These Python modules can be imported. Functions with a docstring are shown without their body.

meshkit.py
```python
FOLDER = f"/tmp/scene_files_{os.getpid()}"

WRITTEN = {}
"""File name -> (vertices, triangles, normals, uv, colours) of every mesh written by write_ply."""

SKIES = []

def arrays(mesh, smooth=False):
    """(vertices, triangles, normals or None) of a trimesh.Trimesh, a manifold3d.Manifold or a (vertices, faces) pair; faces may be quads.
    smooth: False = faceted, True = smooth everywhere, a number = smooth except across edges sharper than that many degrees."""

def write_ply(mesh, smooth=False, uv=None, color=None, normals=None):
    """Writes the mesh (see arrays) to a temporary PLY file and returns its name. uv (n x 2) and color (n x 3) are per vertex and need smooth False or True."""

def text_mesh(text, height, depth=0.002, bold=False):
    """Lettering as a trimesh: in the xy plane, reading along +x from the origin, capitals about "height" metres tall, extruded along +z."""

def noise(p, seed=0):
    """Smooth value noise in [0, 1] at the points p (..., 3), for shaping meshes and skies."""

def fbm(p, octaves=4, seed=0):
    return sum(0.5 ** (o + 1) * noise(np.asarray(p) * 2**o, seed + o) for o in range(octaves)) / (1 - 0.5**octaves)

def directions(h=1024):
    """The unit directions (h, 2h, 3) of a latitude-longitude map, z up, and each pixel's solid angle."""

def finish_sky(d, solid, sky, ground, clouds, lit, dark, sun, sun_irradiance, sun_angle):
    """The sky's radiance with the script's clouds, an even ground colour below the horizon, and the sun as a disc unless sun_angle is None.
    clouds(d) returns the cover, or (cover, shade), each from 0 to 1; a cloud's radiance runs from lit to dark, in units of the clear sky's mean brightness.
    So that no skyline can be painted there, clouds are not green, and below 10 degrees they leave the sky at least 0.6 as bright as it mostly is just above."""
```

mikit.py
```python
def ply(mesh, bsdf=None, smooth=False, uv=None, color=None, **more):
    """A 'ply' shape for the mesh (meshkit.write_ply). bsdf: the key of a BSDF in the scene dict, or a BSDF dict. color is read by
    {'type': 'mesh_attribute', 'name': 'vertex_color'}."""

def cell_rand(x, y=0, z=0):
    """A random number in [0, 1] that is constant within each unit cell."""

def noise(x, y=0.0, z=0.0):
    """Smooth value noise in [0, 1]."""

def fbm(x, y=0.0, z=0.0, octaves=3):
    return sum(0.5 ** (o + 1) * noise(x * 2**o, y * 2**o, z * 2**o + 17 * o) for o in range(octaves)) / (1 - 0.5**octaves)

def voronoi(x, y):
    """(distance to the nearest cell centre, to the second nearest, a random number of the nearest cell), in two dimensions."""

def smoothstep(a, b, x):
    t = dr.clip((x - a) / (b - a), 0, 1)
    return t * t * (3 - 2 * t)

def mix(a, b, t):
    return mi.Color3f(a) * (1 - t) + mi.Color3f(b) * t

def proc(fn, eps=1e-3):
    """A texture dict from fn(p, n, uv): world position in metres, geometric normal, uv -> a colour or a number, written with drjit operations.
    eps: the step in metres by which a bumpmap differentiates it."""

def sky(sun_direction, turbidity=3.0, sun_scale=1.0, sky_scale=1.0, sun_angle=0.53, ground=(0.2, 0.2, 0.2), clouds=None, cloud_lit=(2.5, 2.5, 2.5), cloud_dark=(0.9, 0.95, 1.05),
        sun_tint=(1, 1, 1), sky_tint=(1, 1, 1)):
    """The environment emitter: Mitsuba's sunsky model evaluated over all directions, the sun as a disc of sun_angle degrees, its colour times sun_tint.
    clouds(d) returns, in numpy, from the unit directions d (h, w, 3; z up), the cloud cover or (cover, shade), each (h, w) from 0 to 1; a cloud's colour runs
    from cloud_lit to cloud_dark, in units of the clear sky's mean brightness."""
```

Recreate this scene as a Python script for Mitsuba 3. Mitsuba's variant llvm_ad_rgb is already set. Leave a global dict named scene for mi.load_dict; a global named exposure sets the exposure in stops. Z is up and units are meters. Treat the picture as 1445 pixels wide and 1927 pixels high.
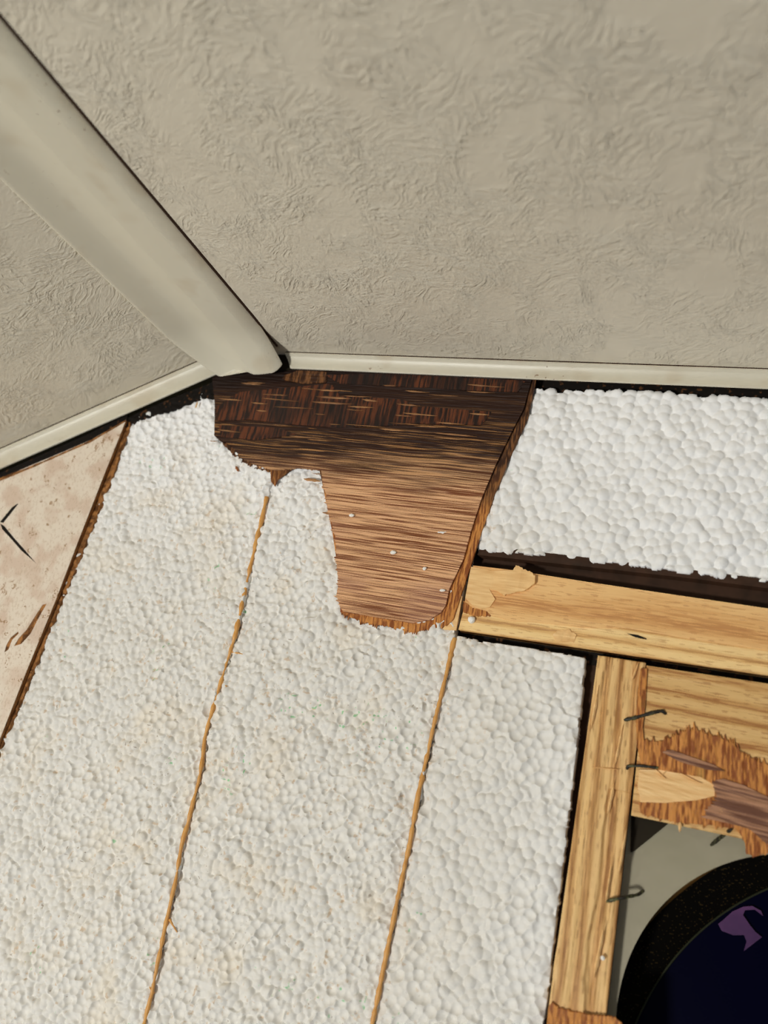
import math, numpy as np, trimesh, shapely, mitsuba as mi, drjit as dr, mikit, meshkit
from shapely.geometry import Polygon, LineString, Point
from scipy.spatial import cKDTree
from mikit import noise, fbm, smoothstep, mix

T = mi.ScalarTransform4f
scene, labels = {}, {}

# ---------------------------------------------------------------- camera, sky, exposure
# world: x along the opened end wall, z up, the wall's frame stands in the plane y = 0, the room is at y < 0
scene['camera'] = {'type': 'thinlens', 'fov': 48.337, 'fov_axis': 'x', 'near_clip': 0.01, 'far_clip': 50.0,
                   'aperture_radius': 0.0022, 'focus_distance': 0.43,
                   'to_world': T().look_at(origin=[0, -0.4, 0], target=[-0.34057, 0.49654, 0.28324], up=[-0.09498, -0.33251, 0.9383])}
# daylight comes in low over a bright floor; an added, unseen lamp behind the camera, lower left
scene['sky'] = mikit.sky((-0.35, -0.75, 0.8), turbidity=4.0, sun_scale=0.62, sky_scale=0.62, sun_angle=2.0, ground=(0.50, 0.56, 0.62),
                         sun_tint=(0.92, 1.0, 1.1), sky_tint=(1.0, 1.0, 1.0))
LAMP, LAMP_AIM, LAMP_POWER = np.array([-0.56, -1.38, -0.62]), np.array([-0.10, 0.0, 0.07]), 185.0
exposure = 0.17

# ---------------------------------------------------------------- helpers (millimetres: x, z on the wall, d towards the room)
def s2l(r, g, b):
    return [((c / 255 + 0.055) / 1.055) ** 2.4 if c > 10 else c / 255 / 12.92 for c in (r, g, b)]

def world(v):
    v = np.asarray(v, float)
    return np.stack([v[:, 0], -v[:, 2], v[:, 1]], 1) / 1000.0

def put(key, mesh, bsdf, smooth=False, label=None, category=None, group=None, kind=None, **more):
    n, k = key, 0
    while n in scene:
        k += 1
        n = f'{key}_{k:03d}'
    if isinstance(mesh, tuple):
        mesh = trimesh.Trimesh(world(mesh[0]), mesh[1], process=False)
    scene[n] = mikit.ply(mesh, bsdf, smooth=smooth, **more)
    d = {a: b for a, b in (('label', label), ('category', category), ('group', group), ('kind', kind)) if b}
    if d: labels[n] = d
    return n

def name(key, label, category=None, group=None, kind=None):
    n, k = key, 0
    while n in labels:
        k += 1
        n = f'{key}_{k:03d}'
    labels[n] = {a: b for a, b in (('label', label), ('category', category), ('group', group), ('kind', kind)) if b}
    return n

def arr(mesh):
    return np.array(mesh.vertices), np.array(mesh.faces)

def slab(poly, d0, d1, rough=0.0):
    """The polygon(s) of the wall plane as solid plates from d0 (back) to d1 (front)."""
    parts = []
    for g in getattr(poly, 'geoms', [poly]):
        if g.is_empty or g.area < 1e-4: continue
        m = trimesh.creation.extrude_polygon(g, d1 - d0, engine='earcut')
        parts.append(m)
    m = trimesh.util.concatenate(parts)
    v, f = arr(m)
    v[:, 2] += d0
    return v, f

def join(parts):
    vs, fs, at = [], [], 0
    for v, f in parts:
        vs.append(v); fs.append(np.asarray(f) + at); at += len(v)
    return np.vstack(vs), np.vstack(fs)

def jag(pts, amp, step, seed, closed=True, direction=None, power=2.0):
    """A polyline roughened into splinters: resampled every step, with teeth of up to amp along direction (or along its normal)."""
    rng = np.random.default_rng(seed)
    pts = np.asarray(pts, float)
    if closed: pts = np.vstack([pts, pts[:1]])
    L = LineString(pts)
    n = max(3, int(L.length / step))
    s = np.linspace(0, L.length, n + 1)
    s[1:-1] += rng.uniform(-0.35, 0.35, n - 1) * step
    q = shapely.get_coordinates(shapely.line_interpolate_point(L, s))
    t = np.gradient(q, axis=0)
    nn = np.stack([t[:, 1], -t[:, 0]], 1) / (np.linalg.norm(t, axis=1, keepdims=True) + 1e-9)
    if direction is not None:
        nn = np.tile(np.asarray(direction, float), (len(q), 1))
    a = amp * (rng.random(len(q)) ** power) * np.where(np.arange(len(q)) % 2 == 0, 1, -0.25)
    a[0] = a[-1] = 0
    q = q + nn * a[:, None]
    return q[:-1] if closed else q

def clean(pts):
    p = Polygon(pts)
    if not p.is_valid: p = p.buffer(0)
    return p

def fb(x, z, sx, sz, seed=0, octaves=4):
    return meshkit.fbm(np.stack([np.asarray(x) * sx, np.asarray(z) * sz, np.full(np.shape(x), seed * 7.31)], -1), octaves, seed)

def relief(poly, d0, height, step, share_rim=False, inside=None):
    """A plate with the polygon's outline, its front at depth height(x, z), its sides going back to d0."""
    x0, z0, x1, z1 = poly.bounds
    xs, zs = np.arange(x0 - step, x1 + 1.5 * step, step), np.arange(z0 - step, z1 + 1.5 * step, step)
    gx, gz = np.meshgrid(xs, zs)
    nx, nz = len(xs), len(zs)
    if inside is None:
        cx, cz = gx[:-1, :-1] + step / 2, gz[:-1, :-1] + step / 2
        shapely.prepare(poly)
        ok = shapely.contains_xy(poly, cx.ravel(), cz.ravel()).reshape(cx.shape)
    else:
        i = inside(gx.ravel(), gz.ravel()).reshape(gx.shape)
        ok = i[:-1, :-1] & i[1:, :-1] & i[:-1, 1:] & i[1:, 1:]
    idx = np.arange(nx * nz).reshape(nz, nx)
    a, b, c, d = idx[:-1, :-1][ok], idx[:-1, 1:][ok], idx[1:, 1:][ok], idx[1:, :-1][ok]
    f = np.vstack([np.stack([a, b, c], 1), np.stack([a, c, d], 1)])
    used = np.unique(f)
    back = np.full(nx * nz, -1); back[used] = np.arange(len(used))
    f = back[f]
    p = np.stack([gx.ravel()[used], gz.ravel()[used]], 1)
    e = np.vstack([f[:, [0, 1]], f[:, [1, 2]], f[:, [2, 0]]])
    code = e[:, 0].astype(np.int64) * len(p) + e[:, 1]
    rim = e[~np.isin(code, e[:, 1].astype(np.int64) * len(p) + e[:, 0])]
    if inside is None:
        r = np.unique(rim)
        edge = poly.boundary
        pts = shapely.points(p[r])
        near = shapely.get_coordinates(shapely.line_interpolate_point(edge, shapely.line_locate_point(edge, pts))) if edge.geom_type == 'LineString' else p[r]
        far = np.linalg.norm(near - p[r], axis=1) > 1.2 * step
        near[far] = p[r][far]
        p[r] = near
    h = height(p[:, 0], p[:, 1])
    v = np.column_stack([p, h])
    u = np.unique(rim)
    n = len(v)
    if share_rim:
        low = np.full(n, -1); low[u] = n + np.arange(len(u))
        top = np.arange(n)
        v = np.vstack([v, np.column_stack([p[u], np.full(len(u), d0)])])
    else:
        top = np.full(n, -1); top[u] = n + np.arange(len(u))
        low = np.full(n, -1); low[u] = n + len(u) + np.arange(len(u))
        v = np.vstack([v, v[u], np.column_stack([p[u], np.full(len(u), d0)])])
    A, B = rim[:, 0], rim[:, 1]
    f = np.vstack([f, np.stack([top[B], top[A], low[A]], 1), np.stack([top[B], low[A], low[B]], 1)])
    return v, f

def tube(pts, radii, sides=8):
    """A bent wire through points (x, z, d), closed at both ends."""
    p = np.asarray(pts, float); r = np.broadcast_to(radii, len(p))
    t = np.gradient(p, axis=0); t /= np.linalg.norm(t, axis=1, keepdims=True)
    a = np.cross(t, [0.13, 0.21, 1.0]); a /= np.linalg.norm(a, axis=1, keepdims=True)
    b = np.cross(t, a)
    k = np.arange(sides) * 2 * np.pi / sides
    ring = p[:, None] + r[:, None, None] * (np.cos(k)[None, :, None] * a[:, None] + np.sin(k)[None, :, None] * b[:, None])
    v = np.vstack([ring.reshape(-1, 3), p[:1], p[-1:]])
    f = []
    for i in range(len(p) - 1):
        for j in range(sides):
            q = (j + 1) % sides
            f += [[i * sides + j, (i + 1) * sides + q, i * sides + q], [i * sides + j, (i + 1) * sides + j, (i + 1) * sides + q]]
    n = len(p) * sides
    for j in range(sides):
        q = (j + 1) % sides
        f += [[n, j, q], [n + 1, n - sides + q, n - sides + j]]
    return v, np.array(f)

def crumb(x, z, d, r, seed, squash=(1, 1, 0.8)):
    m = trimesh.creation.icosphere(subdivisions=3, radius=1.0)
    v = np.array(m.vertices)
    v *= (0.7 + 0.65 * meshkit.fbm(v * 1.3 + seed * 3.7, 3, seed))[:, None]
    a = seed * 2.1
    v *= np.asarray(squash)
    v[:, :2] = v[:, :2] @ np.array([[math.cos(a), -math.sin(a)], [math.sin(a), math.cos(a)]])
    return v * r + [x, z, d], np.array(m.faces)

def splinter(x, z, d, length, width, angle, seed, thick=0.25, lift=0.0):
    """A thin torn sliver with two pointed ends."""
    rng = np.random.default_rng(seed)
    n = 9
    t = np.linspace(0, 1, n)
    w = width * np.clip(np.minimum(t * 5, (1 - t) * 3.0), 0.03, 1) * (0.7 + 0.5 * rng.random(n))
    y = np.cumsum(rng.normal(0, 0.04, n)) * width
    c, s = math.cos(angle), math.sin(angle)
    up, dn = [], []
    for i in range(n):
        for sgn, out in ((1, up), (-1, dn)):
            lx, lz = (t[i] - 0.5) * length, y[i] + sgn * w[i] / 2
            out.append([x + c * lx - s * lz, z + s * lx + c * lz, d + lift * t[i]])
    up, dn = np.array(up), np.array(dn)
    mid = (up + dn) / 2; mid[:, 2] += thick
    v = np.vstack([up, mid, dn]); f = []
    for i in range(n - 1):
        for a, b in ((0, n), (n, 2 * n)):
            f += [[a + i, b + i, a + i + 1], [b + i, b + i + 1, a + i + 1]]
        f += [[2 * n + i, i, 2 * n + i + 1], [i, i + 1, 2 * n + i + 1]]
    return v, np.array(f)

# ---------------------------------------------------------------- materials
def principled(color, rough=0.6, spec=0.3, **k):
    return {'type': 'principled', 'base_color': color if isinstance(color, dict) else {'type': 'rgb', 'value': list(color)}, 'roughness': rough, 'specular': spec, **k}

def two(b): return {'type': 'twosided', 'bsdf': b}
def bump(b, fn, scale, eps): return {'type': 'bumpmap', 'arbitrary': mikit.proc(fn, eps), 'scale': scale, 'bsdf': b}

def ridge(u, v):
    n = noise(u, v, 3.3)
    return dr.square(1 - dr.abs(2 * n - 1))

def emboss(p, n, uv):
    # creased leather-like paper: patches of strands in three directions, bent by a slow warp
    x, y = p.x * 1000 - 0.3 * p.z * 1000, p.y * 1000
    wx = (noise(x * .09, y * .09, 1.3) - .5) * 14 + (noise(x * .4, y * .4, 2.3) - .5) * 2.2
    wy = (noise(x * .09, y * .09, 3.3) - .5) * 14 + (noise(x * .4, y * .4, 4.3) - .5) * 2.2
    X, Y, h = x + wx, y + wy, 0.24 * noise(x * 1.2, y * 1.2, 50.0)
    for k, th in enumerate((0.35, 1.3, 2.4)):
        u, v = math.cos(th) * X + math.sin(th) * Y, -math.sin(th) * X + math.cos(th) * Y
        r = dr.square(dr.maximum(0, 1 - dr.abs(2 * noise(u * .16, v * .62, 10 + k * 3.7) - 1) * 1.6))
        m = 0.15 + 0.85 * dr.clip((noise(x * .075, y * .075, 20 + k * 5.1) - .42) / .2, 0, 1)
        f = dr.maximum(0, 1 - dr.abs(2 * noise(u * .45, v * 1.9, 40 + k * 2.3) - 1) * 1.5)
        h = h + m * (r * .8 + .42 * f * dr.sqrt(f))
    return h

cream = s2l(212, 203, 184)
def paint(p, n, uv):
    m = fbm(p.x * 25, p.y * 25, p.z * 25, 3)
    return mix(cream, s2l(198, 186, 166), smoothstep(0.5, 0.8, m) * 0.22)
scene['mat_board'] = two(bump(principled(mikit.proc(paint), 0.55, 0.3), emboss, 0.00042, 1.0e-4))

def plastic(p, n, uv):
    m = fbm(p.x * 60, p.y * 60, p.z * 60, 3)
    c = mix(s2l(208, 201, 181), s2l(196, 184, 160), smoothstep(0.52, 0.75, m) * 0.7)
    spot = smoothstep(0.86, 0.90, noise(p.x * 700, p.y * 700, p.z * 700)) * smoothstep(0.6, 0.8, noise(p.x * 40 + 9, p.y * 40, p.z * 40))
    c = mix(c, s2l(120, 84, 50), spot * 0.75)
    return c
scene['mat_trim'] = two(principled(mikit.proc(plastic), 0.38, 0.45))

def eps_colour(p, n, uv):
    x, z = p.x * 1000, p.z * 1000
    c = mi.Color3f(0.87, 0.865, 0.855)
    # dusty tan specks and a warm tinge that grows to the left and to the bottom of the sheets
    zone = smoothstep(-60, -110, x) * smoothstep(205, 100, z)
    dust_falloff = smoothstep(20, -80, x) * smoothstep(190, 40, z)  # dust tint; also puts the lower-left light falloff into the colour
    c = mix(c, mi.Color3f(0.74, 0.715, 0.665), dust_falloff)
    big = fbm(x * 0.05, z * 0.05, 2.0, 3)
    c = mix(c, s2l(228, 214, 190), smoothstep(0.5, 0.8, big) * 0.35 * zone)
    sp = fbm(x * 0.42, z * 0.42, 4.0, 3) 
    c = mix(c, s2l(196, 160, 112), smoothstep(0.70, 0.84, sp) * 0.5 * zone)
    dots = smoothstep(0.93, 0.96, noise(x * 0.9, z * 0.9, 7.0)) * smoothstep(0.5, 0.6, noise(x * 0.1, z * 0.1, 17.0))
    c = mix(c, s2l(120, 96, 66), dots * 0.6 * zone)
    g = smoothstep(0.76, 0.88, fbm(x * 0.5, z * 0.5, 11.0, 2)) * smoothstep(0.74, 0.84, noise(x * 0.05, z * 0.05, 13.0)) * zone
    return mix(c, s2l(120, 190, 130), g * 0.75)
scene['mat_foam'] = two(bump(principled(mikit.proc(eps_colour), 0.6, 0.25),
                             lambda p, n, uv: fbm(p.x * 2200, p.y * 2200, p.z * 2200, 2), 0.00012, 1e-4))

scene['mat_glue'] = two(principled(mikit.proc(lambda p, n, uv: mix(s2l(222, 168, 96), s2l(196, 136, 66), fbm(p.x * 300, p.y * 300, p.z * 300, 3))), 0.45, 0.4))

def streak(a, b, fa, fbb, seed):
    return fbm(a * fa, b * fbb, seed, 3)

def ply_colour(p, n, uv):
    x, z = p.x * 1000, p.z * 1000
    zz = z + 0.02 * x + 0.8 * noise(x * 0.04, z * 0.1, 3.0)
    s1 = fbm(x * 0.035, zz * 1.7, 1.0, 3)
    s2 = fbm(x * 0.09, zz * 4.2, 4.0, 2)
    s = smoothstep(0.34, 0.66, 0.62 * s1 + 0.38 * s2)
    lower = mix(s2l(122, 70, 40), s2l(226, 176, 130), s)
    lower = mix(lower, s2l(176, 128, 104), 0.35 * smoothstep(0.4, 0.7, fbm(x * 0.05, z * 0.07, 6.0, 2)) * smoothstep(150, 80, z))
    # water stain: dark brown towards the top, with a ragged lower limit
    lim = z + 22 * (fbm(x * 0.03, z * 0.12, 8.0, 3) - 0.5) - 0.03 * (x + 180)
    st = smoothstep(133, 160, lim)
    dark = mix(s2l(44, 22, 12), s2l(170, 122, 74), smoothstep(0.5, 0.74, 0.55 * s1 + 0.45 * s2) * smoothstep(206, 158, z + 6 * s2))
    dark = mix(dark, s2l(26, 13, 8), smoothstep(188, 204, lim) * 0.75)
    return mix(lower, dark, st)
scene['mat_ply'] = two(bump(principled(mikit.proc(ply_colour), 0.62, 0.25),
                            lambda p, n, uv: fbm(p.x * 150, p.z * 2400, 1.0, 2), 0.0002, 1.2e-4))

def cross_colour(p, n, uv):
    x, z = p.x * 1000, p.z * 1000
    s = fbm(x * 1.1, z * 0.12, 2.0, 3)
    c = mix(s2l(34, 16, 9), s2l(98, 50, 24), smoothstep(0.35, 0.7, s))
    return mix(c, s2l(24, 13, 9), smoothstep(0.45, 0.7, fbm(x * 0.04, z * 0.06, 5.0, 2)) * 0.7)
scene['mat_cross'] = two(bump(principled(mikit.proc(cross_colour), 0.55, 0.35),
                              lambda p, n, uv: fbm(p.x * 1500, p.z * 150, 1.0, 2), 0.0003, 1.2e-4))

def fringe_colour(p, n, uv):
    x, z = p.x * 1000, p.z * 1000
    s = fbm(x * 1.3 + 0.1 * z, z * 0.22, 2.0, 3)
    c = mix(s2l(136, 74, 32), s2l(204, 138, 70), smoothstep(0.3, 0.7, s))
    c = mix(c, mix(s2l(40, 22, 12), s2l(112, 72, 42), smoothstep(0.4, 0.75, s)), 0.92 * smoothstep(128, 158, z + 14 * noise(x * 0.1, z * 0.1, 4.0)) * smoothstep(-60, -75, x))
    return mix(c, s2l(142, 140, 72), 0.35 * smoothstep(0.70, 0.86, fbm(x * 0.08, z * 0.1, 9.0, 2)) * smoothstep(60, 40, z))
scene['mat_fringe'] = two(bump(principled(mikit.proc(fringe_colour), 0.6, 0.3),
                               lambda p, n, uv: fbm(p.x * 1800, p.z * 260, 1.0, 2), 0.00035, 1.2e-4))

def pine(along, pale, mid, dark, ring, seed):
    def colour(p, n, uv):
        x, z = p.x * 1000, p.z * 1000
        a, b = (x, z) if along == 'x' else (z, x)
        b = b + 2.2 * noise(a * 0.018, b * 0.06, seed) + 0.02 * a
        r = 0.5 + 0.5 * dr.sin(b * ring + 3.0 * noise(a * 0.01, b * 0.1, seed + 3))
        f = fbm(a * 0.09, b * 1.7, seed + 1, 3)
        c = mix(pale, mid, smoothstep(0.3, 0.8, 0.55 * r + 0.45 * f))
        c = mix(c, dark, 0.75 * smoothstep(0.72, 1.0, r) * smoothstep(0.35, 0.65, f))
        return mix(c, dark, 0.5 * smoothstep(0.7, 0.85, noise(a * 0.25, b * 2.6, seed + 5)))
    return colour
def pine_mat(along, *k, s=0.00016):
    fx, fz = (120, 1900) if along == 'x' else (1900, 120)
    return two(bump(principled(mikit.proc(pine(along, *k)), 0.55, 0.3), lambda p, n, uv: fbm(p.x * fx, p.z * fz, 2.0, 2), s, 1.2e-4))
scene['mat_rail'] = pine_mat('x', s2l(236, 190, 128), s2l(218, 164, 102), s2l(186, 128, 76), 0.35, 2.0)
scene['mat_rail_low'] = pine_mat('x', s2l(242, 206, 144), s2l(220, 174, 110), s2l(178, 128, 76), 0.9, 12.0)
scene['mat_batten'] = pine_mat('z', s2l(226, 186, 126), s2l(196, 148, 90), s2l(146, 96, 50), 0.9, 5.0)
scene['mat_block'] = pine_mat('x', s2l(216, 176, 116), s2l(198, 152, 92), s2l(150, 92, 44), 0.75, 7.0)
scene['mat_chip'] = two(principled(mikit.proc(lambda p, n, uv: mix(s2l(246, 208, 150), s2l(216, 166, 104), fbm(p.x * 120, p.z * 1200, 4.0, 3))), 0.55, 0.3))

def paper(p, n, uv):
    x, z = p.x * 1000, p.z * 1000
    c = mix(s2l(226, 212, 194), s2l(212, 190, 170), smoothstep(0.4, 0.7, fbm(x * 0.09, z * 0.09, 2.0, 3)))
    c = mix(c, s2l(190, 166, 138), 0.4 * smoothstep(0.55, 0.75, fbm(x * 1.3, z * 0.8, 4.0, 2)))
    return mix(c, s2l(150, 112, 70), 0.8 * smoothstep(0.8, 0.86, noise(x * 0.3, z * 0.3, 6.0)) * smoothstep(0.5, 0.7, noise(x * 1.4, z * 1.4, 9.0)))
scene['mat_paper'] = two(bump(principled(mikit.proc(paper), 0.65, 0.2), lambda p, n, uv: fbm(p.x * 1200, p.z * 1200, 1.0, 2), 0.00008, 1.5e-4))
def core(p, n, uv):
    s = fbm(p.x * 400, p.z * 400, p.y * 2500, 3)
    return mix(s2l(86, 52, 24), s2l(164, 112, 62), smoothstep(0.3, 0.7, s))
scene['mat_core'] = two(principled(mikit.proc(core), 0.7, 0.2))
scene['mat_dark'] = two(principled(mikit.proc(lambda p, n, uv: mix(s2l(70, 46, 32), s2l(44, 30, 20), fbm(p.x * 200, p.z * 200, 1.0, 3))), 0.7, 0.2))
scene['mat_mould_shade'] = two(principled(mikit.proc(lambda p, n, uv: mix(s2l(20, 15, 11), s2l(92, 60, 34), smoothstep(0.62, 0.8, fbm(p.x * 500, p.z * 500, p.y * 500, 3)))), 0.8, 0.2))  # black mould; also stands for shade in the gap strips
scene['mat_skin'] = two(principled(mikit.proc(lambda p, n, uv: mix(s2l(158, 150, 128), s2l(140, 134, 110), fbm(p.x * 50, p.z * 90, 1.0, 3))), 0.5, 0.4))
def rubber(p, n, uv):
    g = smoothstep(0.72, 0.84, noise(p.x * 1300, p.y * 1300, p.z * 1300))
    return mix(s2l(9, 7, 5), s2l(64, 50, 26), g * 0.5)
scene['mat_rubber'] = two(principled({'type': 'rgb', 'value': s2l(10, 7, 4)}, 0.5, 0.06))
scene['mat_grit'] = two(principled(mikit.proc(rubber), 0.8, 0.04))
scene['mat_blue'] = two(principled(s2l(1, 1, 22), 0.3, 0.04))
scene['mat_plum'] = two(principled(mikit.proc(lambda p, n, uv: mix(s2l(92, 50, 96), s2l(50, 24, 66), fbm(p.x * 120, p.z * 120, 1.0, 3))), 0.4, 0.3))
scene['mat_rust'] = two(principled(mikit.proc(lambda p, n, uv: mix(s2l(34, 30, 22), s2l(98, 100, 62), smoothstep(0.5, 0.75, fbm(p.x * 700, p.z * 700, p.y * 700, 2)))), 0.5, 0.4))
scene['mat_painted_dark'] = two(principled(s2l(40, 34, 24), 0.7, 0.1))  # dark tone of the painted wedge shadow and the bead-end plug
scene['mat_crumb'] = two(principled(s2l(240, 236, 228), 0.6, 0.3))
scene['mat_twig'] = two(principled(s2l(150, 92, 50), 0.6, 0.3))

# ---------------------------------------------------------------- the setting: ceiling, sloping panel, trims, outer skin
H, SL = 214.0, 0.538                      # ceiling height; fall of the sloping panel to the left
XJ = -277 + (H - 210) / SL                # where the two panels meet
def sheet(corners, nrm):
    return np.array(corners, float), np.array([[0, 1, 2], [0, 2, 3]])
YF = 1750.0
def plate(a, b, t):
    """A panel between two lines along y, from the wall (d = 2) into the room (d = YF), t thick away from the room."""
    (xa, za), (xb, zb) = a, b
    q = []
    for d in (-16.0, YF):
        q += [[xa, za, d], [xb, zb, d], [xb, zb + t, d], [xa, za + t, d]]
    f = [[0, 4, 1], [1, 4, 5], [1, 5, 2], [2, 5, 6], [2, 6, 3], [3, 6, 7], [3, 7, 0], [0, 7, 4], [4, 7, 5], [5, 7, 6], [0, 1, 3], [1, 2, 3]]
    return np.array(q), np.array(f)
put('ceiling', plate((XJ, H), (320, H), 4), 'mat_board', kind='structure', label='large flat cream ceiling panel with embossed creased texture')
put('wall_left', plate((-950, 210 + SL * (-950 + 277)), (XJ, H), 4), 'mat_board', kind='structure', label='smaller sloping cream panel with embossed texture left of the broad strip')

def sweep(sections, closed=True):
    """Joins equal-length cross sections (n x 3) into a solid."""
    S = np.array(sections); m, n, _ = S.shape
    v = S.reshape(-1, 3); f = []
    for i in range(m - 1):
        for j in range(n if closed else n - 1):
            k = (j + 1) % n
            f += [[i * n + j, i * n + k, (i + 1) * n + k], [i * n + j, (i + 1) * n + k, (i + 1) * n + j]]
    if closed:
        c = len(v)
        v = np.vstack([v, S[0].mean(0), S[-1].mean(0)])
        for j in range(n):
            k = (j + 1) % n
            f += [[c, k, j], [c + 1, (m - 1) * n + j, (m - 1) * n + k]]
    return v, np.array(f)

# broad strip over the joint of ceiling and sloping panel; its free end droops over the two beads
lower = [(-286.2, 205.6), (-286.2, 203.6), (-285.4, 202.6), (-284.3, 202.4), (-283.2, 203.0), (-280, 205.1), (-276, 207.7), (-272.5, 209.6), (-269, 210.5), (-264, 210.6), (-260, 210.2), (-257, 209.6), (-256.2, 209.4), (-255.4, 209.4), (-254.6, 209.1), (-250, 209.2),
         (-244, 209.4), (-239.5, 209.6), (-238.4, 209.5), (-236.6, 209.9), (-234.8, 210.6), (-233.3, 211.5), (-232.2, 212.4), (-231.5, 213.2), (-231.3, 213.8)]
upper = [(-233.5, 213.7), (-240, 213.2), (-250, 212.6), (-258, 212.6), (-268, 212.9), (-276, 209.7), (-283.5, 206.4)]
ring = np.array(lower + upper)
def strip_section(d):
    t = np.clip((44 - d) / 33.5, 0, 1) ** 2.2
    s = ring.copy()
    u = (s[:, 0] + 286) / 55.0
    s[:, 0] += 5.0 * (45 - d) / 190.0 * (d > 45) + t * (20.0 * (1 - u) + 5.0 * u)
    s[:, 1] += -t * (7.5 * (1 - u) + 10.0 * u + 14.0 * u * (1 - u))
    return np.column_stack([s, np.full(len(s), d)])
ds = [10.5, 11, 12, 13.5, 15, 17, 19, 22, 25, 28, 31, 34, 37, 40, 44, 50, 60, 80, 110, 150, 200, 260, 330, 420]
secs = [strip_section(d) for d in ds]
c0 = secs[0].mean(0)
secs[0] = secs[0] * 0.97 + np.array([c0[0], secs[0][:, 1].max(), 10.2]) * 0.03
put('trim_1', sweep(secs), 'mat_trim', smooth=50, kind='structure', label='broad cream plastic strip running diagonally over the joint of two panels, its end drooping')
put('trim_1__gap', sweep([np.array([(-231.3, 213.95, d), (-230.3, 213.95, d), (-230.6, 213.4, d), (-231.3, 213.2, d)]) + [5.0 * (45 - d) / 190.0 * (d > 45), 0, 0] for d in (14, 45, 110, 200, 420)]), 'mat_dark', label='painted shadow line along the strip edge')  # the strip's cast shadow on the ceiling, put in as a dark line

def bead(p, q, up, length_dirs, top, low):
    pass
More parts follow.
